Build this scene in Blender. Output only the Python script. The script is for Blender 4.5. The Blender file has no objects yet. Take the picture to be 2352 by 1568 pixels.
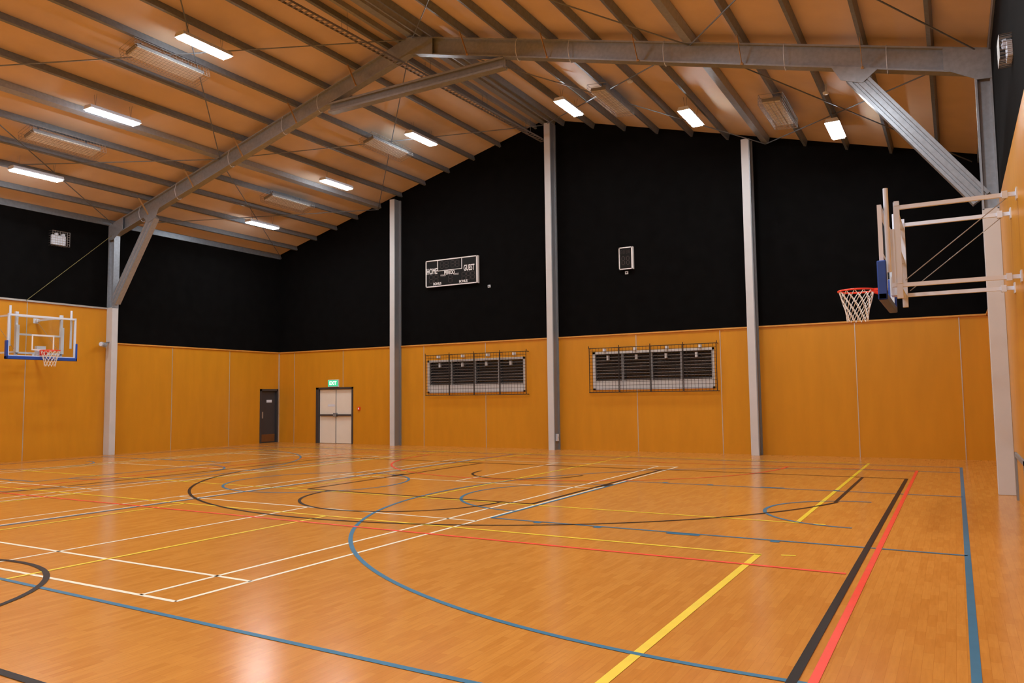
import bpy, math, random
from mathutils import Vector as V, Matrix as M
random.seed(3)
C=bpy.context.scene.collection
sc=bpy.context.scene
sc.view_settings.view_transform='Standard'
W=23.93; H=3.5; H2=4.6; YP=-7.1; YF=-30.0
SL=0.268; EV=7.25
def zs(x): return EV+SL*min(x,24-x)
ANG=math.atan(SL)
# ---------------- camera
f=1764.3; psi=.52196; pit=.072866; rol=-.011862; CAM=V((23.172,-21.76,1.6355))
F=V((-math.sin(psi)*math.cos(pit),math.cos(psi)*math.cos(pit),math.sin(pit)))
R0=V((math.cos(psi),math.sin(psi),0)); U0=R0.cross(F)
R=R0*math.cos(rol)+U0*math.sin(rol); U=-R0*math.sin(rol)+U0*math.cos(rol)
cd=bpy.data.cameras.new('camera'); cam=bpy.data.objects.new('camera',cd); C.objects.link(cam); sc.camera=cam
cd.sensor_width=36; cd.lens=f/2352*36; cd.clip_end=200; cd.clip_start=.05
mm=M.Identity(4)
for i in range(3): mm[i][0]=R[i]; mm[i][1]=U[i]; mm[i][2]=-F[i]; mm[i][3]=CAM[i]
cam.matrix_world=mm
# measuring: where a sight line of the survey photograph meets a plane of the building
def ray(px,py): return F+R*((px-1176)/f)-U*((py-784)/f)
def onY(px,py,Y=0.0): d=ray(px,py); return CAM+d*((Y-CAM.y)/d.y)
def onX(px,py,X=0.0): d=ray(px,py); return CAM+d*((X-CAM.x)/d.x)
def onZ(px,py,Z=0.0): d=ray(px,py); return CAM+d*((Z-CAM.z)/d.z)
def onRoof(px,py,off,side):
    d=ray(px,py); s=1 if side=='L' else -1; b=EV+off if side=='L' else EV+off+SL*24
    return CAM+d*((b+s*SL*CAM.x-CAM.z)/(d.z-s*SL*d.x))
# ---------------- materials
def nm(name):
    m=bpy.data.materials.new(name); m.use_nodes=True; nt=m.node_tree
    return m,nt,nt.nodes['Principled BSDF']
def mat(name,col,rough=.5,metal=0.0,var=.06,scale=6.0,emit=None,es=0,stretch=(1,1,1),spec=.5):
    m,nt,b=nm(name)
    b.inputs['Roughness'].default_value=rough; b.inputs['Metallic'].default_value=metal; b.inputs['Specular IOR Level'].default_value=spec
    tc=nt.nodes.new('ShaderNodeTexCoord'); mp=nt.nodes.new('ShaderNodeMapping'); mp.inputs['Scale'].default_value=stretch
    no=nt.nodes.new('ShaderNodeTexNoise'); no.inputs['Scale'].default_value=scale; no.inputs['Detail'].default_value=4
    cr=nt.nodes.new('ShaderNodeValToRGB')
    cr.color_ramp.elements[0].position=.3; cr.color_ramp.elements[1].position=.7
    cr.color_ramp.elements[0].color=[c*(1-var) for c in col]+[1]; cr.color_ramp.elements[1].color=[min(1,c*(1+var)) for c in col]+[1]
    L=nt.links.new
    L(tc.outputs['Object'],mp.inputs['Vector']); L(mp.outputs['Vector'],no.inputs['Vector']); L(no.outputs['Fac'],cr.inputs['Fac']); L(cr.outputs['Color'],b.inputs['Base Color'])
    if emit: b.inputs['Emission Color'].default_value=list(emit)+[1]; b.inputs['Emission Strength'].default_value=es
    return m
def floor_mat():
    m,nt,b=nm('sprung_floor_wood'); L=nt.links.new
    tc=nt.nodes.new('ShaderNodeTexCoord'); mp=nt.nodes.new('ShaderNodeMapping'); mp.inputs['Rotation'].default_value=(0,0,math.radians(90))
    br=nt.nodes.new('ShaderNodeTexBrick'); br.inputs['Scale'].default_value=1; br.inputs['Brick Width'].default_value=.32; br.inputs['Row Height'].default_value=.06
    br.inputs['Mortar Size'].default_value=.001; br.inputs['Color1'].default_value=(.69,.305,.058,1); br.inputs['Color2'].default_value=(.61,.248,.042,1); br.inputs['Mortar'].default_value=(.54,.21,.036,1)
    br.inputs['Bias'].default_value=-.1
    mp2=nt.nodes.new('ShaderNodeMapping'); mp2.inputs['Scale'].default_value=(12,1.2,1)
    no=nt.nodes.new('ShaderNodeTexNoise'); no.inputs['Scale'].default_value=4; no.inputs['Detail'].default_value=5
    mx=nt.nodes.new('ShaderNodeMixRGB'); mx.blend_type='MULTIPLY'; mx.inputs['Fac'].default_value=.5
    cr=nt.nodes.new('ShaderNodeValToRGB'); cr.color_ramp.elements[0].position=.3; cr.color_ramp.elements[1].position=.7
    cr.color_ramp.elements[0].color=(.78,.73,.65,1); cr.color_ramp.elements[1].color=(1.0,1,1,1)
    L(tc.outputs['Object'],mp.inputs['Vector']); L(mp.outputs['Vector'],br.inputs['Vector'])
    L(tc.outputs['Object'],mp2.inputs['Vector']); L(mp2.outputs['Vector'],no.inputs['Vector']); L(no.outputs['Fac'],cr.inputs['Fac'])
    L(br.outputs['Color'],mx.inputs['Color1']); L(cr.outputs['Color'],mx.inputs['Color2']); L(mx.outputs['Color'],b.inputs['Base Color'])
    b.inputs['Roughness'].default_value=.2; b.inputs['Specular IOR Level'].default_value=.25
    return m
FLOOR=floor_mat()
PLY=mat('amber_plywood',(.64,.28,.016),.34,0,.05,3,stretch=(1.2,1.2,.25),spec=.35)
LEDGE=mat('pale_timber_ledge',(.68,.33,.06),.5,0,.1,5)
BLACK=mat('black_acoustic_fabric',(.0032,.0032,.0034),.95,0,.3,3,spec=.08)
ROOF=mat('roof_lining',(.70,.575,.445),.5,0,.05,1.5)
GALV=mat('galvanised_steel',(.36,.41,.47),.34,.35,.10,14)
GALVD=mat('dull_galvanised_steel',(.20,.24,.285),.38,.35,.12,14)
TRAY=mat('brown_grey_tray_steel',(.27,.25,.23),.5,.4,.1,8)
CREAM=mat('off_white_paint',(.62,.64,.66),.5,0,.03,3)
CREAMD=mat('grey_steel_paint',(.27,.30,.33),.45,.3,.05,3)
WHITE=mat('white_powder_coat',(.72,.82,.96),.35,0,.02,5)
LW=mat('white_line_paint',(.9,.86,.68),.4,0,.05,5)
LY=mat('yellow_line_paint',(.9,.68,.03),.4,0,.05,5)
LR=mat('red_line_paint',(.95,.07,.03),.4,0,.05,5)
LB=mat('blue_line_paint',(.04,.18,.31),.4,0,.06,5,spec=.3)
LK=mat('black_line_paint',(.018,.014,.012),.4,0,.06,5,spec=.15)
BLUE=mat('blue_padding',(.012,.07,.40),.45,0,.06,5)
RED=mat('red_rim_paint',(.9,.05,.02),.35,0,.04,5)
NET=mat('white_net_cord',(.8,.80,.76),.8,0,.05,9)
DARK=mat('dark_grey_paint',(.045,.045,.05),.45,0,.08,5)
DOORW=mat('cream_door_paint',(.84,.82,.74),.45,0,.03,2)
CHAR=mat('charcoal_door_paint',(.04,.045,.055),.4,0,.05,4)
TAN=mat('tan_strap',(.50,.32,.14),.55,0,.1,8)
WIRE=mat('dark_wire',(.03,.026,.024),.5,.4,.1,9)
WIREL=mat('grey_wire',(.34,.33,.32),.45,.6,.1,9)
LOUV=mat('dark_louvre_glass',(.03,.03,.035),.3,0,.2,6)
CLIP=mat('grey_louvre_edge',(.20,.20,.20),.4,.2,.05,6)
ALU=mat('aluminium_strip',(.58,.57,.55),.35,.5,.05,6)
SCR=mat('scoreboard_black',(.006,.006,.006),.4,0,.1,6,spec=.2)
SEG=mat('unlit_led_segment',(.035,.024,.020),.5,0,.1,9)
LETTER=mat('white_lettering',(.86,.88,.9),.5,0,.02,5)
GREEN=mat('green_exit_panel',(.03,.45,.2),.4,0,.03,5,emit=(.05,.8,.4),es=.6)
EXITW=mat('lit_white_lettering',(.9,.95,.9),.4,0,.02,5,emit=(.9,1,.95),es=1.0)
PANEL=mat('heater_face',(.85,.84,.79),.4,.1,.06,9)
KICK=mat('bronze_kick_plate',(.20,.10,.04),.35,.4,.08,6)
LAMP=mat('lit_diffuser',(.9,.9,.9),.4,0,.01,5,emit=(.95,.98,1.0),es=92)
NIGHT=mat('night_glass',(.008,.009,.012),.1,0,.1,3)
STRAP=mat('olive_strap',(.22,.2,.08),.7)
def glassm():
    m=bpy.data.materials.new('clear_backboard'); m.use_nodes=True; nt=m.node_tree; nt.nodes.clear()
    o=nt.nodes.new('ShaderNodeOutputMaterial'); mx=nt.nodes.new('ShaderNodeMixShader'); t=nt.nodes.new('ShaderNodeBsdfTransparent'); g=nt.nodes.new('ShaderNodeBsdfGlossy')
    g.inputs['Roughness'].default_value=.05; mx.inputs[0].default_value=.05; t.inputs['Color'].default_value=(.95,.96,.95,1)
    nt.links.new(t.outputs[0],mx.inputs[1]); nt.links.new(g.outputs[0],mx.inputs[2]); nt.links.new(mx.outputs[0],o.inputs[0]); return m
GLASS=glassm()
# ---------------- mesh helper
import bmesh
WM={}
class MB:
    def __init__(s): s.v=[]; s.f=[]
    def add(s,vs,fs):
        n=len(s.v); s.v+= [V(a) for a in vs]; s.f+=[[n+i for i in q] for q in fs]; return s
    def box(s,a,b):
        x0,y0,z0=[min(a[i],b[i]) for i in range(3)]; x1,y1,z1=[max(a[i],b[i]) for i in range(3)]
        return s.add([(x0,y0,z0),(x1,y0,z0),(x1,y1,z0),(x0,y1,z0),(x0,y0,z1),(x1,y0,z1),(x1,y1,z1),(x0,y1,z1)],
            [(0,3,2,1),(4,5,6,7),(0,1,5,4),(1,2,6,5),(2,3,7,6),(3,0,4,7)])
    def ext(s,prof,p0,p1,up=(0,0,1)):
        p0=V(p0);p1=V(p1);d=(p1-p0).normalized();sd=d.cross(V(up)).normalized();u=sd.cross(d)
        n=len(prof); vs=[p+sd*a+u*b for p in (p0,p1) for a,b in prof]
        fs=[(i,(i+1)%n,n+(i+1)%n,n+i) for i in range(n)]+[tuple(range(n-1,-1,-1)),tuple(range(n,2*n))]
        return s.add(vs,fs)
    def bar(s,p0,p1,w,h,up=(0,0,1)):
        return s.ext([(-w/2,-h/2),(w/2,-h/2),(w/2,h/2),(-w/2,h/2)],p0,p1,up)
    def tube(s,p0,p1,r,n=6):
        d=(V(p1)-V(p0)); up=(0,0,1) if abs(d.normalized().z)<.95 else (0,1,0)
        return s.ext([(r*math.cos(6.28318*i/n),r*math.sin(6.28318*i/n)) for i in range(n)],p0,p1,up)
    def path(s,pts,r,n=5):
        for a,b in zip(pts,pts[1:]): s.tube(a,b,r,n)
        return s
    def prism(s,poly,y0,y1):
        n=len(poly); return s.add([(x,y0,z) for x,z in poly]+[(x,y1,z) for x,z in poly],[(i,(i+1)%n,n+(i+1)%n,n+i) for i in range(n)]+[tuple(range(n-1,-1,-1)),tuple(range(n,2*n))])
    def build(s,name,m,parent=None,smooth=False,bevel=0):
        me=bpy.data.meshes.new(name); inv=WM[parent].inverted() if parent else M.Identity(4)
        me.from_pydata([inv@v for v in s.v],[],s.f); me.materials.append(m)
        bm=bmesh.new(); bm.from_mesh(me); bmesh.ops.recalc_face_normals(bm,faces=bm.faces); bm.to_mesh(me); bm.free()
        o=bpy.data.objects.new(name,me); C.objects.link(o)
        if parent: o.parent=parent
        WM[o]=WM[parent] if parent else M.Identity(4)
        if smooth:
            for p in me.polygons: p.use_smooth=True
        if bevel:
            b=o.modifiers.new('bevel','BEVEL'); b.width=bevel; b.segments=2; b.limit_method='ANGLE'
        return o
def tag(o,label,cat,group=None):
    o['label']=label;o['category']=cat
    if group:o['group']=group
    return o
def thing(name,loc,label,cat,group=None):
    o=bpy.data.objects.new(name,None); o.empty_display_size=.1; C.objects.link(o); o.location=loc; WM[o]=M.Translation(V(loc)); return tag(o,label,cat,group)
def struct(o): o['kind']='structure'; return o
def recenter(o):
    vs=[v.co.copy() for v in o.data.vertices]; c=V((sum(v.x for v in vs)/len(vs),sum(v.y for v in vs)/len(vs),min(v.z for v in vs)))
    o.data.transform(M.Translation(-c)); o.location=c; WM[o]=M.Translation(c); return o
def dup(root,loc,rot,label,group=None):
    r=root.copy(); C.objects.link(r); r.location=loc; r.rotation_euler=rot; r['label']=label
    if group: r['group']=group
    for ch in list(root.children):
        c=ch.copy(); C.objects.link(c); c.parent=r
        for g in ch.children:
            d=g.copy(); C.objects.link(d); d.parent=c
    return r
def text(name,s,loc,size,m,parent,sx=1.0,bold=.0):
    cu=bpy.data.curves.new(name,'FONT'); cu.body=s; cu.size=size; cu.align_x='CENTER'; cu.align_y='CENTER'; cu.extrude=.002; cu.offset=bold
    t=bpy.data.objects.new('tmp',cu); C.objects.link(t); dg=bpy.context.evaluated_depsgraph_get()
    me=bpy.data.meshes.new_from_object(t.evaluated_get(dg)); bpy.data.objects.remove(t)
    inv=WM[parent].inverted()
    for v in me.vertices: v.co=inv@V((loc[0]+v.co.x*sx,loc[1]-v.co.z,loc[2]+v.co.y))
    me.materials.clear(); me.materials.append(m)
    o=bpy.data.objects.new(name,me); C.objects.link(o); o.parent=parent; WM[o]=WM[parent]; return o
# ================= SETTING
SH=.19
fl=struct(MB().box((-.3,YF-.3,-.2),(W+.3,.3,0)).build('floor',FLOOR))
d0=onY(727,890);d1=onY(811,1021)
DX0,DX1,DZ=d0.x,d1.x,d0.z
win=[]
for a,b,c,d in ((983,828,1207,899),(1362,809,1643,891)):
    p=onY(a,b);q=onY(c,d); win.append((p.x,q.x,q.z,p.z))
def holed(mb,u0,u1,z0,z1,holes,fn):
    us=sorted({u0,u1}|{h[0] for h in holes}|{h[1] for h in holes}); zz=sorted({z0,z1}|{h[2] for h in holes}|{h[3] for h in holes})
    for a,b in zip(us,us[1:]):
        for c,d in zip(zz,zz[1:]):
            if any(h[0]<=a+1e-6 and b<=h[1]+1e-6 and h[2]<=c+1e-6 and d<=h[3]+1e-6 for h in holes): continue
            fn(mb,a,b,c,d)
holes=[(DX0,DX1,0,DZ)]+[(w[0],w[1],w[2],w[3]) for w in win]
mb=MB(); holed(mb,0,W,0,H,holes,lambda m,a,b,c,d:m.box((a,0,c),(b,.3,d)))
wb=struct(mb.build('wall_back',PLY))
g=[(0,H),(W,H),(W,zs(W)+SH),(12,zs(12)+SH),(0,zs(0)+SH)]
o=MB().prism(g,0,.3).build('acoustic_lining',BLACK,wb); struct(o)
p0=onX(597,893);p1=onX(637,1018)
LY0,LY1,LZ=p0.y,min(p1.y,-.06),p0.z
mb=MB(); holed(mb,YP,0,0,H,[(LY0,LY1,0,LZ)],lambda m,a,b,c,d:m.box((-.3,a,c),(0,b,d)))
mb.box((-.3,YF,0),(0,YP,H2)); wl=struct(mb.build('wall_left',PLY))
struct(MB().box((-.3,YP,H),(0,0,EV+.0)).box((-.3,YF,H2),(0,YP,EV+.0)).build('acoustic_lining',BLACK,wl))
struct(MB().box((-.3,YF,EV),(.03,0,EV+SH)).build('eave_closer',GALVD,wl))
wr=struct(MB().box((W,YF,0),(W+.3,YP,4.75)).box((W,YP,0),(W+.3,0,H)).build('wall_right',PLY))
struct(MB().box((W,YF,4.75),(W+.3,YP,EV)).box((W,YP,H),(W+.3,0,EV)).build('acoustic_lining',BLACK,wr))
struct(MB().box((W-.03,YF,EV),(W+.3,0,EV+SH)).build('eave_closer',GALVD,wr))
struct(MB().box((-.3,YF-.3,0),(W+.3,YF,10.6)).build('wall_front',PLY))
mb=MB()
for sgn in (0,1):
    x=lambda t: t if not sgn else 24-t
    mb.add([(x(-.4),YF-.3,zs(0)+SH-.4*SL),(x(-.4),.3,zs(0)+SH-.4*SL),(x(12),.3,zs(12)+SH),(x(12),YF-.3,zs(12)+SH),
            (x(-.4),YF-.3,zs(0)+SH+.1-.4*SL),(x(-.4),.3,zs(0)+SH+.1-.4*SL),(x(12),.3,zs(12)+SH+.1),(x(12),YF-.3,zs(12)+SH+.1)],
           [(0,1,2,3),(4,7,6,5),(0,4,5,1),(1,5,6,2),(2,6,7,3),(3,7,4,0)])
struct(mb.build('ceiling',ROOF))
tn=[0]
def trim(mb,m):
    tn[0]+=1; return struct(mb.build('trim_%d'%tn[0],m))
trim(MB().box((0,-.04,H-.015),(W,0,H+.025)),LEDGE)
trim(MB().box((0,YP,H-.015),(.04,0,H+.025)),LEDGE)
trim(MB().box((0,YF,H2-.03),(.05,YP,H2+.02)),ALU)
trim(MB().box((W-.04,YP,H-.015),(W,0,H+.025)),LEDGE)
for px,py in ((676,1019),(788,1021),(974,1028),(1116,1030),(1464,1038),(1658,1041),(1970,1043),(2212,1045)):
    X=onY(px,(py+780)/2).x
    segs=[(0,H-.03)]
    for h in holes:
        if h[0]-.02<X<h[1]+.02: segs=[(0,h[2]),(h[3],H-.03)]
    mb=MB()
    for a,b in segs:
        if b-a>.01: mb.box((X-.01,-.008,a),(X+.01,0,b))
    trim(mb,ALU)
for Y,h in ((-2.4,H),(-4.8,H),(-9.6,H2),(-12,H2)): trim(MB().box((0,Y-.01,0),(.008,Y+.01,h-.03)),ALU)
trim(MB().box((0,-.035,0),(.035,0,H-.03)),ALU)
# ---- court lines
def P(px,py): q=onZ(px,py); return (q.x,q.y)
def line(mb,a,b,w=.05,z=.003):
    a=V((a[0],a[1],0));b=V((b[0],b[1],0));d=(b-a).normalized();n=V((-d.y,d.x,0))*w/2
    mb.add([a+n+V((0,0,z)),a-n+V((0,0,z)),b-n+V((0,0,z)),b+n+V((0,0,z))],[(0,1,2,3)])
def arc(mb,c,r,a0,a1,w=.05,z=.003,n=64):
    vs=[];fs=[]
    for i in range(n+1):
        t=math.radians(a0+(a1-a0)*i/n)
        for rr in (r-w/2,r+w/2): vs.append((c[0]+rr*math.cos(t),c[1]+rr*math.sin(t),z))
    for i in range(n): fs.append((2*i,2*i+1,2*i+3,2*i+2))
    mb.add(vs,fs)
def lines(name,m,z,fn):
    mb=MB(); fn(mb,z); struct(mb.build(name,m,fl))
def blue(mb,z):
    ax=-10.2; s1=-2.3; X0=.8; X1=23.2; ac=-10.3; hx=22.0; r=6.76
    line(mb,(X1,-18.9),(X1,s1),.055,z); line(mb,(X0,-17.5),(X0,s1),.05,z)
    line(mb,(X0,-17.45),(X1,-18.0),.05,z); line(mb,(X0,s1),(X1,s1),.05,z); line(mb,(12,-17.7),(12,s1),.05,z); arc(mb,(12,ax),1.8,0,360,.05,z)
    for sx in (1,-1):
        fx=lambda v:12+sx*(v-12)
        for s in (-1,1): line(mb,(fx(hx),ac+s*r),(fx(23.2),ac+s*r),.05,z)
        if sx>0: arc(mb,(hx,ac),r,90,270,.05,z,90)
        else: arc(mb,(24-hx,ac),r,-90,90,.05,z,90)
        for yy in (ax-2.5,ax+2.5):
            line(mb,(fx(17.6),yy),(fx(23.2),yy),.05,z)
            for k,(u,l) in enumerate(((1.85,.1),(2.9,.4),(4.0,.1),(4.85,.1))):
                line(mb,(fx(23.2-u-l/2),yy+(.06 if yy>ax else -.06)),(fx(23.2-u+l/2),yy+(.06 if yy>ax else -.06)),.1,z)
        line(mb,(fx(17.6),ax-2.5),(fx(17.6),ax+2.5),.05,z)
        if sx>0: arc(mb,(17.6,ax),1.8,90,270,.05,z); arc(mb,(hx,ax),1.27,90,270,.05,z); 
        else: arc(mb,(6.4,ax),1.8,-90,90,.05,z); arc(mb,(24-hx,ax),1.27,-90,90,.05,z)
def black(mb,z):
    xc=15.1; b=-5.2
    line(mb,(22.285,b),(22.285,YF+1),.06,z); line(mb,(7.9,b),(7.9,YF+1),.05,z); line(mb,(7.9,b),(22.3,b),.05,z)
    arc(mb,(xc,-7.05),6.78,198,342,.05,z,90)
    for s in (-1,1):
        line(mb,(xc+s*6.42,b),(xc+s*6.42,-9.15),.05,z)
        line(mb,(xc+s*2.35,b),(xc+s*2.35,-11.25),.05,z)
        line(mb,(xc+s*2.42,-8.3),(xc+s*2.42,-8.7),.12,z)
    line(mb,(xc-2.35,-11.25),(xc+2.35,-11.25),.05,z); arc(mb,(xc,-11.25),1.8,180,360,.05,z); arc(mb,(xc,-7.0),1.25,180,360,.05,z)
    line(mb,(7.9,-19.15),(22.3,-19.15),.06,z); arc(mb,(14.75,-19.1),1.79,0,360,.055,z)
def red(mb,z):
    line(mb,(22.395,-3.4),(22.395,YF+1),.055,z); line(mb,(7.2,-3.4),(7.2,YF+1),.05,z); line(mb,(7.2,-3.4),(22.4,-3.4),.04,z)
    line(mb,(7.2,-14.08),(22.23,-14.08),.055,z); arc(mb,(14.8,-3.4),5.0,180,360,.05,z)
def yellow(mb,z):
    x0,x1=3.35,21.34
    for ya,yb in ((-1.9,-11.35),(-13.55,-22.55)):
        line(mb,(x0,ya),(x0,yb),.05,z); line(mb,(x1,ya),(x1,yb),.07 if ya<-12 else .06,z); line(mb,(x0,ya),(x1+.03,ya),.05,z); line(mb,(x0,yb),(x1+.03,yb),.05,z)
        for a in (9.35,12.35,15.4): line(mb,(a,ya),(a,yb),.05,z)
    line(mb,P(1794,1275),P(1828,1276),.05,z); line(mb,P(1868,1203),P(1896,1205),.05,z)
def white(mb,z):
    for x0 in (11.45,3.1):
        x1=x0+6.1; y0,y1=-17.57,-4.4
        for x in (x0,x0+.46,x1-.46,x1): line(mb,(x,y0),(x,y1),.045,z)
        for y in (y0,y0+.78,y1-.78,y1,-13.0,-9.0): line(mb,(x0,y),(x1,y),.045,z)
        line(mb,(x0+3.05,y0),(x0+3.05,-13.0),.045,z); line(mb,(x0+3.05,-9.0),(x0+3.05,y1),.045,z)
lines('white_line_marking',LW,.002,white); lines('yellow_line_marking',LY,.003,yellow); lines('red_line_marking',LR,.004,red); lines('black_line_marking',LK,.005,black); lines('blue_line_marking',LB,.0035,blue)
# ---- doors
door=struct(MB().box((DX0-.0,-.03,0),(DX0+.13,.2,DZ)).box((DX1-.06,-.03,0),(DX1,.2,DZ)).box((DX0,-.03,DZ-.07),(DX1,.2,DZ)).box((DX0,.2,0),(DX1,.25,DZ)).build('door_1',DARK))
a=DX0+.13;b=DX1-.06;mid=(a+b)/2
for u0,u1 in ((a+.01,mid-.01),(mid+.01,b-.01)):
    lf=struct(MB().box((u0,.05,.01),(u1,.1,DZ-.08)).build('door_leaf',DOORW,door))
    struct(MB().bar((u0+.05,.0,1.06),(u1-.05,.0,1.06),.05,.06).box((u0+.08,0,1.03),(u0+.12,.05,1.09)).box((u1-.12,0,1.03),(u1-.08,.05,1.09)).build('push_bar',DARK,lf))
struct(MB().box((mid-.07,-.04,1.0),(mid+.07,.05,1.14)).box((mid-.012,.03,.02),(mid+.012,.05,DZ-.1)).build('centre_latch',CREAMD,door))
q=onY(759,931); struct(MB().box((q.x-.17,.042,q.z-.04),(q.x+.17,.05,q.z+.04)).build('door_sign',WHITE,door))
door2=struct(MB().box((-.2,LY0,0),(.03,LY0+.08,LZ)).box((-.2,LY1-.05,0),(.03,LY1,LZ)).box((-.2,LY0,LZ-.08),(.03,LY1,LZ)).box((-.25,LY0,0),(-.2,LY1,LZ)).build('door_2',DARK))
lf=struct(MB().box((-.1,LY0+.09,.01),(-.05,LY1-.06,LZ-.09)).build('door_leaf',CHAR,door2))
struct(MB().box((-.05,LY0+.13,.05),(-.04,LY1-.1,.33)).build('kick_plate',KICK,lf))
q=onX(618,921,-.05); struct(MB().box((-.05,q.y-.13,q.z-.05),(-.04,q.y+.13,q.z+.05)).build('door_sign',WHITE,lf))
struct(MB().box((-.05,LY0+.14,.95),(-.01,LY0+.18,1.2)).build('door_handle',ALU,lf))
h0,h1,hz=-9.6,-7.75,.72
struct(MB().box((W-.03,h0,0),(W,h0+.06,hz)).box((W-.03,h1-.06,0),(W,h1,hz)).box((W-.03,h0,hz-.06),(W,h1,hz)).build('door_3',CREAMD))
# ---- windows
for i,(x0,x1,z0,z1) in enumerate(win):
    w=struct(MB().box((x0,-.03,z0),(x1,.2,z0+.05)).box((x0,-.03,z1-.07),(x1,.2,z1)).box((x0,-.03,z0),(x0+.08,.2,z1)).box((x1-.06,-.03,z0),(x1,.2,z1)).box((x0,.16,z0),(x1,.2,z1)).build('window_%d'%(i+1),CREAM))
    SI=.27
    struct(MB().box((x0+.05,.0,z0+.05),(x1-.05,.1,z0+SI)).build('window_sill',CREAM,w))
    n=4; pw=(x1-x0-.1)/n
    for k in range(n):
        u0=x0+.05+k*pw;u1=u0+pw
        struct(MB().box((u0,.0,z0+SI),(u0+.035,.1,z1-.05)).box((u1-.035,.0,z0+SI),(u1,.1,z1-.05)).build('window_frame',CREAMD,w))
        struct(MB().box((u0+.03,.13,z0+SI),(u1-.03,.15,z1-.05)).build('window_pane',NIGHT,w))
        mb=MB(); nl=8; st=(z1-z0-SI-.1)/nl
        for j in range(nl):
            z=z0+SI+.03+j*st; mb.bar((u0+.035,.06,z+.03),(u1-.035,.06,z+.03),.05,.008,(0,.6,.8))
        struct(mb.build('louvre_blades',LOUV,w))
        mb=MB()
        for j in range(nl): z=z0+SI+.03+j*st; mb.box((u0+.035,.025,z-.011),(u1-.035,.035,z+.011))
        struct(mb.build('blade_edges',CLIP,w))
        struct(MB().box((u0+pw*.5-.035,-.06,z1-.26),(u0+pw*.5+.035,.02,z1-.12)).build('window_winder',CREAM,w))
for i,(x0,x1,z0,z1) in enumerate(win):
    px=((977,816,1210,905),(1352,790,1649,897))[i]
    a=onY(px[0],(px[1]+12) if i else 818,-.15); b=onY(px[2],px[3],-.15)
    gx0,gx1,gz0,gz1=a.x,b.x,b.z,a.z+.02
    t=thing('window_guard',((gx0+gx1)/2,-.15,gz0),('black wire cage over the louvre window between the first and second wall columns','black wire cage over the louvre window between the middle and right wall columns')[i],'window guard','wire cages over the windows')
    n=4;pw=(gx1-gx0)/n
    for k in range(n):
        u0=gx0+k*pw+.015;u1=gx0+(k+1)*pw-.015
        mb=MB()
        for p,q in (((u0,gz0),(u1,gz0)),((u1,gz0),(u1,gz1)),((u1,gz1),(u0,gz1)),((u0,gz1),(u0,gz0))): mb.tube((p[0],-.15,p[1]),(q[0],-.15,q[1]),.012,5)
        fr=mb.build('guard_frame',WIRE,t)
        mb=MB(); nx=max(2,int((u1-u0)/.1)); nz=int((gz1-gz0)/.1)
        for j in range(1,nx): x=u0+(u1-u0)*j/nx; mb.tube((x,-.15,gz0),(x,-.15,gz1),.005,4)
        for j in range(1,nz): z=gz0+(gz1-gz0)*j/nz; mb.tube((u0,-.15,z),(u1,-.15,z),.005,4)
        mb.build('wire_mesh',WIRE,fr)
        um=(u0+u1)/2
        MB().box((um-.03,-.14,gz1-.11),(um+.03,0,gz1-.02)).build('wall_bracket',WHITE,t)
    for x in [gx0+k*pw for k in range(n+1)]:
        MB().tube((x,-.15,gz0),(x,0,gz0),.012,5).build('stand_off',WIRE,t)
        MB().tube((x,-.15,gz1+.07),(x,-.15,gz1),.012,5).tube((x,-.15,gz1),(x,0,gz1),.012,5).build('stand_off',WIRE,t)
# ================= STEEL
CP=lambda d,w,t=.006,l=.02:[(-w/2,-d/2),(w/2,-d/2),(w/2,-d/2+l),(w/2-t,-d/2+l),(w/2-t,-d/2+t),(-w/2+t,-d/2+t),(-w/2+t,d/2-t),(w/2-t,d/2-t),(w/2-t,d/2-l),(w/2,d/2-l),(w/2,d/2),(-w/2,d/2)]
def IP(d,w,t=.012,l=.03):
    a,b=w/2,d/2
    return [(-a,-b),(a,-b),(a,-b+l),(a-t,-b+l),(a-t,-b+t),(t,-b+t),(t,b-t),(a-t,b-t),(a-t,b-l),(a,b-l),(a,b),(-a,b),(-a,b-l),(-a+t,b-l),(-a+t,b-t),(-t,b-t),(-t,-b+t),(-a+t,-b+t),(-a+t,-b+l),(-a,-b+l)]
def RIB(d,w):
    a,b=w/2,d/2; e=.02
    ys=[(-b,0),(-b+.05,0),(-b+.06,e),(-.05,e),(-.04,0),(.04,0),(.05,e),(b-.06,e),(b-.05,0),(b,0)]
    return [(a-q,p) for p,q in ys]+[(-a+q,p) for p,q in reversed(ys)]
pf=thing('portal_frame',(12,YP,0),'large galvanised steel portal frame spanning the hall with corner knee braces and ridge tie','steel frame')
RD=.42
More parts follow.
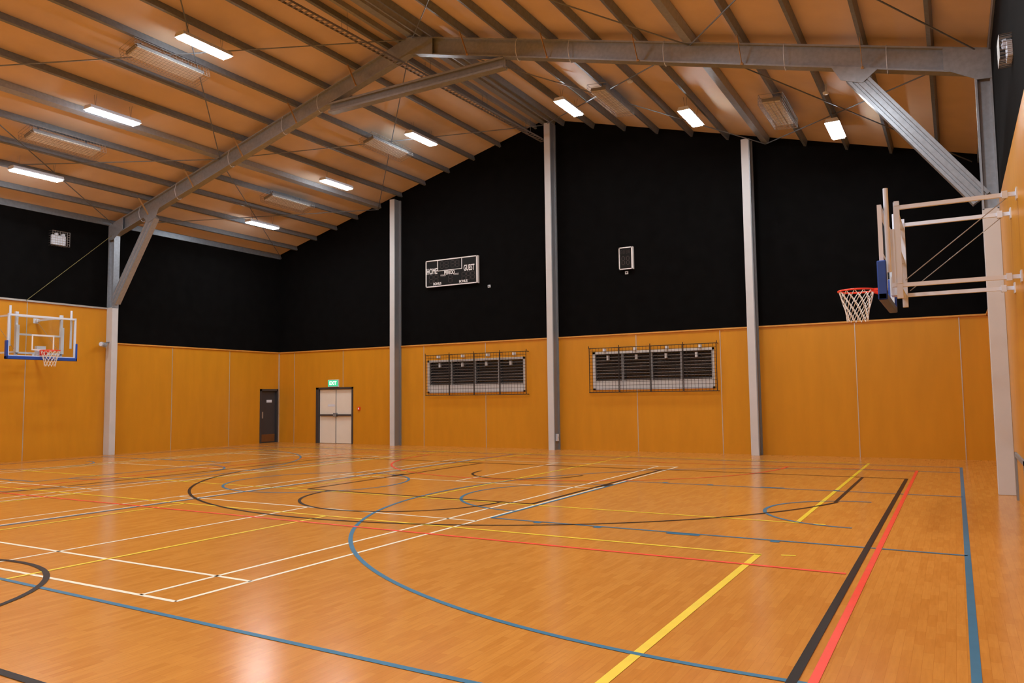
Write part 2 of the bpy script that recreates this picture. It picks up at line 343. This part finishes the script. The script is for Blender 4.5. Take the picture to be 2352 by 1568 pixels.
for s in (0,1):
    fx=(lambda v:v) if not s else (lambda v:24-v)
    cx=.16 if not s else W-.12
    dep=.30 if not s else .24
    MB().ext(IP(dep,.2),(cx,YP,4.6),(cx,YP,zs(0)+.02),(1,0,0)).build('column',GALV,pf)
    MB().box((cx-dep/2,YP-.1,0),(cx+dep/2,YP+.1,4.62)).build('column_casing',CREAM,pf,bevel=.008)
    a=V((fx(.05),YP,zs(.05)-RD/2));b=V((fx(12),YP,zs(12)-RD/2))
    MB().ext(IP(RD,.2),a,b).build('rafter',GALV,pf)
    p=V((fx(2.15),YP,zs(2.15)-RD-.1));q=V((fx(.3) if not s else W-.24,YP,4.8))
    MB().ext(RIB(.30,.18),p,q,(fx(1)-fx(0),0,1)).build('knee_brace',GALV,pf)
    MB().prism([(fx(1.75),zs(1.75)-RD),(fx(2.5),zs(2.5)-RD),(fx(2.35),zs(2.15)-RD-.18),(fx(2.0),zs(2.15)-RD-.3)],YP-.105,YP-.095).build('brace_plate',GALV,pf)
    MB().prism([(fx(.02),6.76),(fx(.28),6.78),(fx(.75),zs(.75)-RD+.02),(fx(.75),zs(.75)-.02),(fx(.02),zs(0)-.02)],YP-.115,YP-.105).build('knee_plate',GALV,pf)
    for k in (1,3,5,7,9):
        x=.95+1.04*k
        MB().bar((fx(x),YP-.5,zs(x)+.12),(fx(x),YP-.115,zs(x)-RD+.02),.05,.008,(1,0,0)).bar((fx(x),YP-.115,zs(x)-RD+.03),(fx(x),YP-.115,zs(x)-RD-.01),.05,.02,(0,1,0)).build('fly_brace',TAN,pf)
    for x in (1.6,3.3,5.6,7.7,9.0):
        z=zs(x)-RD/2; n=14
        MB().path([(fx(x),YP+.15*math.cos(6.28318*i/n),z+.26*math.sin(6.28318*i/n)) for i in range(n+1)],.007,5).build('cable_loop',WHITE,pf)
MB().ext(IP(.26,.2,.012,.05),(9.35,YP,9.22),(14.65,YP,9.22)).build('collar_tie',GALV,pf)
MB().prism([(11.3,zs(11.3)-RD),(12,zs(12)-RD-.02),(12.7,zs(11.3)-RD),(12.7,zs(11.3)-.02),(12,zs(12)-.02),(11.3,zs(11.3)-.02)],YP-.115,YP-.105).build('apex_plate',GALV,pf)
cols=((5.86,'first cream wall column right of the double doors'),(12.13,'tallest cream wall column, standing under the roof ridge'),(18.3,'cream wall column nearest the right side, between right window and bare panels'))
for X,l in cols:
    t=thing('wall_column',(X+.11,-.18,0),l,'column','cream steel columns along the black back wall')
    top=zs(X)-.04
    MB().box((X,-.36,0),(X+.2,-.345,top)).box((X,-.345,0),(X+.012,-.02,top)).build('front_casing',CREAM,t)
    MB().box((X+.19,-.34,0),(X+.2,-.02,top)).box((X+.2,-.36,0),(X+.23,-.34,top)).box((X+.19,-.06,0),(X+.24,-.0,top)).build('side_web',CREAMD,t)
words=['first','second','third','fourth','fifth','sixth','seventh','eighth','ninth','tenth','eleventh']
for s in (0,1):
    for k in range(11):
        x=.95+1.04*k; X=x if not s else 24-x; side='right' if s else 'left'
        if k==4:
            o=MB().ext([(-.09,0),(.09,0),(.09,.17),(-.09,.17)],(X,-.02,zs(x)+.0),(X,-21.5,zs(x)+.0),(-SL if not s else SL,0,1)).build('roof_strut',GALV)
            recenter(o); tag(o,'thick square galvanised strut between purlins on the %s roof slope'%side,'roof strut','thick struts on the roof slopes')
        else:
            o=MB().ext([(a,b+.095) for a,b in CP(.165,.065)],(X,-.02,zs(x)),(X,-21.5,zs(x)),(-SL if not s else SL,0,1)).build('roof_purlin',GALVD)
            recenter(o); tag(o,'galvanised roof purlin on the %s slope, %s up from the %s eave'%(side,words[k],side),'purlin','thin purlins on the roof slopes')
    x=11.68; X=x if not s else 24-x
    o=MB().ext([(a,b+.095) for a,b in CP(.165,.065)],(X,-.02,zs(x)),(X,-21.5,zs(x)),(-SL if not s else SL,0,1)).build('ridge_channel',GALV)
    recenter(o); tag(o,'galvanised channel running close along the %s side of the ridge beam'%side,'ridge channel','channels beside the ridge beam')
o=MB().ext([(-.09,0),(.09,0),(.09,.12),(-.09,.12)],(12,-.02,zs(12)+.02),(12,-21.5,zs(12)+.02)).build('ridge_beam',GALV); recenter(o); tag(o,'galvanised beam running along the very peak of the roof','ridge beam')
L0,L1,Q0,Q1=.15,5.1,23.78,18.9; ye=-.06
br=[((L0,ye),(L1,YP),'from the back left roof corner to the left strut'),((L1,ye),(L0,YP),'from left portal knee to first wall column'),
((L1,YP),(12,ye),'from left strut at the rafter to back wall ridge'),((12,YP),(L1,ye),'from portal apex down to first wall column'),
((Q0,ye),(Q1,YP),'from back right roof corner to the right strut'),((Q1,ye),(Q0,YP),'from right portal knee to third wall column'),
((Q1,YP),(12,ye),'from right strut at rafter to back wall ridge'),((12,YP),(Q1,ye),'from portal apex to third wall column'),
((L1,YP),(L0,2*YP),'from left strut towards the near left eave'),((12,YP),(L1,2*YP),'from portal apex to the left photo edge'),((L1,YP),(12,2*YP),'from left strut past the nearest heater'),((L0,YP),(L1,2*YP),'from left portal knee towards the left photo edge'),
((Q1,YP),(Q0,2*YP),'from right strut towards the near right eave'),((12,YP),(Q1,2*YP),'from portal apex over the near right slope'),((Q1,YP),(12,2*YP),'from right strut up to the near ridge'),((Q0,YP),(Q1,2*YP),'from right portal knee over near slope')]
for a,b,l in br:
    o=MB().tube((a[0],a[1],zs(a[0])-.03),(b[0],b[1]-.03,zs(b[0])-.03),.014,6).build('brace_rod',GALVD); recenter(o); tag(o,'thin steel roof bracing rod '+l,'bracing rod','diagonal roof bracing rods')
t=thing('cable_tray',(11.7,-10,9.85),'long perforated cable tray hung just left of the roof ridge','cable tray')
tx=lambda y:11.95+.045*y
for sx in (-.085,.085): MB().bar((tx(-.05)+sx,-.05,9.93),(tx(-20)+sx,-20,9.93),.008,.05).build('side_rail',TRAY,t)
mb=MB()
for k in range(132): y=-.1-k*.15; mb.bar((tx(y)-.085,y,9.91),(tx(y)+.085,y,9.91),.055,.006)
o=mb.build('rungs',TRAY,t); o['kind']='stuff'
for y in (-1,-3.4,-6,-9,-12):
    for sx in (-.085,.085): MB().tube((tx(y)+sx,y,9.93),(tx(y)+sx,y,10.38),.006,4).build('hanger_rod',GALVD,t)
# ================= LIGHTS
def light_proto():
    t=thing('fluorescent_light',(0,0,0),'','ceiling light')
    MB().prism([(-.16,.0),(.16,.0),(.12,.09),(-.12,.09)],-.64,.64).build('housing',WHITE,t)
    MB().box((-.13,-.61,-.03),(.13,.61,-.001)).build('diffuser',LAMP,t)
    for y in (-.45,.45): MB().tube((-.05,y,.4),(0,y,.09),.004,4).tube((0,y,.09),(.05,y,.4),.004,4).build('hanger_wire',GALVD,t)
    return t
LP=[(470,108,'L','lit ceiling light nearest the top of the photo, above the nearest heater'),(260,268,'L','lit ceiling light between the two near heaters on the left slope'),(84,402,'L','lit ceiling light lowest on the near left slope, below the left heater'),
(968,320,'L','lit ceiling light beside the far heater nearest the ridge on the left slope'),(773,424,'L','lit ceiling light between the two far heaters on the left slope'),(603,517,'L','lit ceiling light lowest on the far left slope, near the black corner'),
(1307,248,'R','lit ceiling light on right slope nearest the ridge column'),(1587,271,'R','lit ceiling light in the middle of the right slope, between two heaters'),(1919,299,'R','lit ceiling light on right slope nearest the right eave')]
proto=light_proto()
for i,(px,py,s,l) in enumerate(LP):
    p=onRoof(px,py,-.3,s)
    if i==0: proto.location=p; proto['label']=l; proto['group']='fluorescent ceiling lights'
    else: dup(proto,p,(0,0,0),l,'fluorescent ceiling lights')
def lamp(x,y):
    ld=bpy.data.lights.new('fixture_lamp','AREA'); ld.shape='RECTANGLE'; ld.size=.3; ld.size_y=1.2; ld.energy=138; ld.color=(.95,.98,1.0)
    o=bpy.data.objects.new('fixture_lamp',ld); C.objects.link(o); o.location=(x,y,zs(x)-.35)
for x in (14.85,18.3,21.7): lamp(x,-10.7)
for y in (-18.3,-25.5):
    for x in (2.3,5.7,9.15,14.85,18.3,21.7): lamp(x,y)
def heater_proto():
    t=thing('radiant_heater',(0,0,0),'','heater')
    MB().box((-.2,-.85,.03),(.2,.85,.10)).build('housing',CREAMD,t)
    for k in range(3):
        x=-.19+.13*k; MB().box((x,-.83,.005),(x+.115,.83,.03)).build('heating_panel',PANEL,t)
    mb=MB(); x0,x1,y0,y1,z0,z1=-.26,.26,-.95,.95,-.06,.16
    for z in (z0,z1):
        mb.path([(x0,y0,z),(x1,y0,z),(x1,y1,z),(x0,y1,z),(x0,y0,z)],.006,4)
    for k in range(25):
        y=y0+(y1-y0)*k/24; mb.path([(x0,y,z1),(x0,y,z0),(x1,y,z0),(x1,y,z1)],.004,4)
    for k in range(1,7): x=x0+(x1-x0)*k/7; mb.tube((x,y0,z0),(x,y1,z0),.004,4)
    for z in (z0+.07,z0+.14):
        mb.path([(x0,y0,z),(x1,y0,z),(x1,y1,z),(x0,y1,z),(x0,y0,z)],.004,4)
    mb.build('wire_guard',WIREL,t)
    for y in (-.6,.6): MB().bar((0,y,.10),(0,y,.3),.03,.03,(0,1,0)).build('hanger',GALVD,t)
    return t
HP=[(383,150,'L','caged radiant heater nearest the camera, high on the left slope'),(147,333,'L','caged radiant heater near the left edge of the photo'),(889,342,'L','caged radiant heater on far left slope nearest the ridge'),(662,467,'L','caged radiant heater lowest on the far left slope'),
(1404,235,'R','caged radiant heater on right slope nearest the ridge'),(1788,262,'R','caged radiant heater on right slope near the right-hand light')]
hp=heater_proto()
for i,(px,py,s,l) in enumerate(HP):
    p=onRoof(px,py,-.22,s); rt=(0,-ANG if s=='L' else ANG*.3,0)
    if i==0: hp.location=p; hp.rotation_euler=rt; hp['label']=l; hp['group']='caged radiant ceiling heaters'
    else: dup(hp,p,rt,l,'caged radiant ceiling heaters')
# ================= HOOPS (local x = out from wall)
Lx=1.5; bz0,bz1=2.87,4.03
t=thing('basketball_hoop',(0,0,0),'basketball hoop on the left wall, its clear backboard facing into the hall','basketball hoop')
MB().box((Lx-.008,-.88,bz0+.03),(Lx+.008,.88,bz1-.03)).build('backboard',GLASS,t)
mb=MB()
for y in (-.89,.89): mb.box((Lx-.03,y-.022,bz0),(Lx+.02,y+.022,bz1))
for z in (bz0+.03,bz1-.03): mb.box((Lx-.03,-.91,z-.025),(Lx+.02,.91,z+.025))
mb.build('board_frame',WHITE,t)
mb=MB()
for y in (-.295,.27): mb.box((Lx+.011,y,bz0+.2),(Lx+.014,y+.035,bz0+.62))
for z in (bz0+.2,bz0+.6): mb.box((Lx+.011,-.295,z),(Lx+.014,.305,z+.035))
mb.build('target_square',LETTER,t)
mb=MB().box((Lx-.06,-.95,bz0-.06),(Lx+.05,.95,bz0+.03))
for s in (-1,1): mb.box((Lx-.06,s*.90,bz0-.06),(Lx+.05,s*.95,bz0+.44))
mb.build('padding',BLUE,t,bevel=.015)
for s in (-1,1): MB().tube((Lx-.08,s*.82,bz0+.3),(Lx-.08,s*.82,bz1+.22),.03,10).build('adjuster_post',WHITE,t)
mb=MB()
for s in (-1,1): mb.box((Lx-.22,s*.6-.03,2.85),(Lx-.15,s*.6+.03,4.1)).box((Lx-.15,s*.6-.04,3.0),(Lx-.10,s*.6+.04,3.75))
for z in (3.0,3.5,4.0): mb.box((Lx-.2,-.6,z-.025),(Lx-.15,.6,z+.025))
mb.box((Lx-.16,-.12,2.95),(Lx-.05,.12,3.2))
mb.build('mast_frame',WHITE,t)
for s in (-1,1):
    for z in (3.02,4.03):
        a=MB().bar((0,s*.6,z),(Lx-.15,s*.6,z),.05,.05).build('support_arm',WHITE,t)
        MB().box((0,s*.6-.07,z-.07),(.015,s*.6+.07,z+.07)).build('wall_plate',WHITE,a)
        MB().box((.1,s*.6-.04,z-.045),(.16,s*.6+.04,z+.045)).build('hinge_block',WHITE,a)
        MB().box((Lx-.22,s*.6-.04,z+.02),(Lx-.16,s*.6+.04,z+.08)).build('clamp',WHITE,a)
    MB().tube((.1,s*.6,4.0),(Lx-.25,s*.6,3.08),.006,5).build('stay_cable',WIREL,t)
RZ=3.06; rc=Lx+.39
mb=MB(); n=32
pts=[(rc+.235*math.cos(6.28318*i/n),.235*math.sin(6.28318*i/n),RZ) for i in range(n+1)]
mb.path(pts,.012,8)
mb.box((Lx+.02,-.09,RZ-.02),(rc-.21,.09,RZ+.01)).box((Lx+.016,-.08,RZ-.12),(Lx+.03,.08,RZ+.03)).bar((Lx+.02,-.07,RZ-.09),(rc-.2,-.1,RZ-.015),.015,.03).bar((Lx+.02,.07,RZ-.09),(rc-.2,.1,RZ-.015),.015,.03)
rim=mb.build('rim',RED,t)
mb=MB(); rr=[.225,.205,.18,.155,.14,.135]; zz=[0,-.09,-.18,-.27,-.35,-.43]
for k in range(12):
    for s in (-1,1):
        pts=[]
        for j in range(6): an=6.28318*(k+s*j*.5)/12; pts.append((rc+rr[j]*math.cos(an),rr[j]*math.sin(an),RZ+zz[j]))
        mb.path(pts,.0055,4)
mb.build('net',NET,rim)
t.location=(0,-9.95,0)
dup(t,(W,-10.15,0),(0,0,math.pi),'basketball hoop at the right edge, seen from behind its white support arms')
a=onX(60,690,.06); b=onY(235,545,YP-.13)
o=MB().tube(a,(.2,YP-.12,b.z),.008,5).build('winch_strap',STRAP); recenter(o); tag(o,'thin olive strap running from left hoop wall top up to the portal column','strap')
# ================= SMALL THINGS ON THE WALLS
a=onY(978,600,-.1); b=onY(1096,585,-.1); c=onY(979,661,-.1)
sx0,sx1,sz0,sz1=a.x,b.x,c.z,a.z; sw=sx1-sx0; sh=sz1-sz0
t=thing('scoreboard',((sx0+sx1)/2,-.05,sz0),'wide black electronic scoreboard with white border reading HOME, PERIOD and GUEST','scoreboard')
MB().box((sx0,-.1,sz0),(sx1,0,sz1)).build('cabinet',SCR,t)
bw=.035
MB().box((sx0,-.115,sz0),(sx1,-.1,sz0+bw)).box((sx0,-.115,sz1-bw),(sx1,-.1,sz1)).box((sx0,-.115,sz0),(sx0+bw,-.1,sz1)).box((sx1-bw,-.115,sz0),(sx1,-.1,sz1)).box((sx1,-.11,sz0),(sx1+.015,0,sz1)).build('border',LETTER,t)
S=lambda u,v:(sx0+u*sw,-.105,sz0+v*sh)
u0,u1,v0,v1=.24,.71,.58,.97
mb=MB()
for (p,q) in (((u0,v0),(u1,v0)),((u1,v0),(u1,v1)),((u0,v0),(u0,v1))): mb.bar(S(*p),S(*q),.022,.022,(0,1,0) )
mb.build('clock_frame',LETTER,t)
def seg7(mb,x,z,w,h,y):
    th=h*.09
    for zz_ in (0,.5,1): mb.box((x+w*.15,y,z+h*zz_-th/2),(x+w*.85,y+.004,z+h*zz_+th/2))
    for xx in (0,1):
        for z0_,z1_ in ((.06,.44),(.56,.94)): mb.box((x+w*xx-th/2,y,z+h*z0_),(x+w*xx+th/2,y+.004,z+h*z1_))
def digits(us,v,w,h):
    for u in us:
        mb=MB(); seg7(mb,sx0+u*sw,sz0+v*sh,w*sw,h*sh,-.106); mb.build('digit',SEG,t)
digits((.29,.38,.50,.59),.67,.065,.24); digits((.07,.17),.16,.075,.28); digits((.71,.80,.88),.16,.065,.28); digits((.45,),.12,.07,.26)
text('home_lettering','HOME',S(.125,.58),.28,LETTER,t,.58,.006); text('guest_lettering','GUEST',S(.845,.58),.28,LETTER,t,.52,.006)
text('period_lettering','PERIOD',S(.47,.48),.17,LETTER,t,.76,.005)
text('fouls_lettering','FOULS',S(.345,.40),.08,LETTER,t,.9); text('fouls_lettering','FOULS',S(.60,.40),.08,LETTER,t,.9)
text('bonus_lettering','BONUS',S(.23,.11),.12,LETTER,t,.85,.003); text('bonus_lettering','BONUS',S(.735,.11),.12,LETTER,t,.85,.003)
a=onY(1421,569,-.1); b=onY(1453,617,-.1)
t=thing('shot_clock',((a.x+b.x)/2,-.05,b.z),'small upright black shot clock with white border on the black wall','shot clock')
MB().box((a.x,-.1,b.z),(b.x,0,a.z)).build('cabinet',SCR,t)
MB().box((a.x,-.112,b.z),(b.x,-.1,b.z+.03)).box((a.x,-.112,a.z-.03),(b.x,-.1,a.z)).box((a.x,-.112,b.z),(a.x+.03,-.1,a.z)).box((b.x-.03,-.112,b.z),(b.x,-.1,a.z)).box((b.x,-.11,b.z),(b.x+.015,0,a.z)).build('border',LETTER,t)
w_=b.x-a.x;h_=a.z-b.z
for u in (.22,.56):
    mb=MB(); seg7(mb,a.x+u*w_,b.z+.22*h_,.2*w_,.36*h_,-.106); mb.build('digit',SEG,t)
for u in (.15,.33,.55,.73):
    mb=MB(); seg7(mb,a.x+u*w_,b.z+.72*h_,.1*w_,.14*h_,-.106); mb.build('digit',SEG,t)
for px,py,l in ((1123,657,'tiny white sensor beside the lower right of scoreboard'),(1439,626,'tiny white sensor just under the shot clock')):
    p=onY(px,py,-.03); t=thing('wall_sensor',(p.x,0,p.z-.05),l,'sensor','tiny white sensors on the black wall')
    MB().box((p.x-.05,-.025,p.z-.045),(p.x+.05,0,p.z+.045)).build('back_plate',WHITE,t,bevel=.004)
    MB().tube((p.x,-.025,p.z),(p.x,-.05,p.z),.02,10).build('sensor_lens',SCR,t)
a=onY(753,872,-.05); b=onY(777,888,-.05)
t=thing('exit_sign',((a.x+b.x)/2,0,b.z),'lit green EXIT sign above the cream double doors','exit sign')
MB().box((a.x,-.05,b.z),(b.x,0,a.z)).build('sign_box',WHITE,t,bevel=.005)
MB().box((a.x+.02,-.055,b.z+.02),(b.x-.02,-.05,a.z-.02)).build('green_face',GREEN,t)
text('exit_lettering','EXIT',((a.x+b.x)/2,-.058,(a.z+b.z)/2),(a.z-b.z)*.72,EXITW,t,.9,.003)
p=onY(825.5,938); t=thing('fire_call_point',(p.x,0,p.z-.06),'small red fire alarm call point right of the double doors','alarm')
MB().box((p.x-.05,-.05,p.z-.06),(p.x+.05,.005,p.z+.06)).build('case',RED,t,bevel=.006)
MB().box((p.x-.025,-.055,p.z-.03),(p.x+.025,-.05,p.z+.03)).build('press_panel',LETTER,t)
p=onX(1285,1004,12.37); t=thing('light_switch',(12.37,-.2,p.z-.1),'small white switch plate low on the middle wall column','switch')
MB().box((12.33,-.26,p.z-.11),(12.39,-.14,p.z+.11)).build('switch_plate',WHITE,t,bevel=.004)
MB().box((12.39,-.225,p.z-.03),(12.4,-.175,p.z+.03)).build('rocker',CREAM,t)
p=onY(224,791,YP-.2); q=V((.28,YP-.2,p.z)); t=thing('spot_lamp',(q.x,q.y,q.z-.1),'small round silver spot lamp on left portal column','spot lamp')
MB().tube(q+V((-.12,-.02,-.04)),q+V((.0,-.22,-.02)),.075,14).build('lamp_body',GALV,t)
MB().tube(q+V((.0,-.22,-.02)),q+V((.005,-.235,-.02)),.06,14).build('lens',WHITE,t)
MB().bar(q+V((-.1,.1,.06)),q+V((-.08,-.06,.02)),.04,.03).build('bracket',GALVD,t)
def caged(name,loc,label,rz,k):
    t=thing(name,(0,0,0),label,'wall fixture')
    MB().box((-.005*k,-.24*k,.0),(.1*k,.24*k,.34*k)).build('case',WHITE,t,bevel=.01*k)
    for y in (-.12*k,.12*k): MB().tube((.1*k,y,.36*k),(.17*k,y,.35*k),.055*k,12).tube((.05*k,y,.3*k),(.1*k,y,.36*k),.02*k,8).build('lamp_head',WHITE,t)
    mb=MB(); x1=.24*k
    for j in range(8): y=(-.3+.6*j/7)*k; mb.path([(0,y,-.05*k),(x1,y,-.05*k),(x1,y,.46*k),(0,y,.46*k)],.004,4)
    for j in range(7): z=(-.05+.51*j/6)*k; mb.path([(0,-.3*k,z),(x1,-.3*k,z),(x1,.3*k,z),(0,.3*k,z)],.004,4)
    mb.build('wire_guard',WIREL,t)
    t.location=loc; t.rotation_euler=(0,0,rz); return t
p=onX(136,562,.1); caged('emergency_light',(0,p.y,p.z),'caged white twin-head light high on the black left wall',0,.85)
p=onX(2309,138,W-.07); caged('emergency_light',(W,p.y,p.z),'caged white light high on the dark right wall beside the portal corner',math.pi,.55)
for px,py,l in ((1897,212,'small white dome detector under the right roof slope near the knee brace'),(1447,186,'small white dome detector under the right roof slope near the ridge')):
    p=onRoof(px,py,0,'R'); t=thing('smoke_detector',p,l,'smoke detector','white dome detectors on the roof')
    MB().tube(p,p+V((0,0,.19)),.02,8).build('stem',WHITE,t); 
    mb=MB()
    for r0,z0_,r1,z1_ in ((.03,-.05,.06,-.035),(.06,-.035,.07,0)):
        n=14; vs=[(p.x+r0*math.cos(6.28318*i/n),p.y+r0*math.sin(6.28318*i/n),p.z+z0_) for i in range(n)]+[(p.x+r1*math.cos(6.28318*i/n),p.y+r1*math.sin(6.28318*i/n),p.z+z1_) for i in range(n)]
        mb.add(vs,[(i,(i+1)%n,n+(i+1)%n,n+i) for i in range(n)]+[tuple(range(n))])
    mb.build('dome',WHITE,t)
wd=bpy.data.worlds.new('world'); sc.world=wd; wd.use_nodes=True; wd.node_tree.nodes['Background'].inputs[0].default_value=(.02,.02,.03,1)
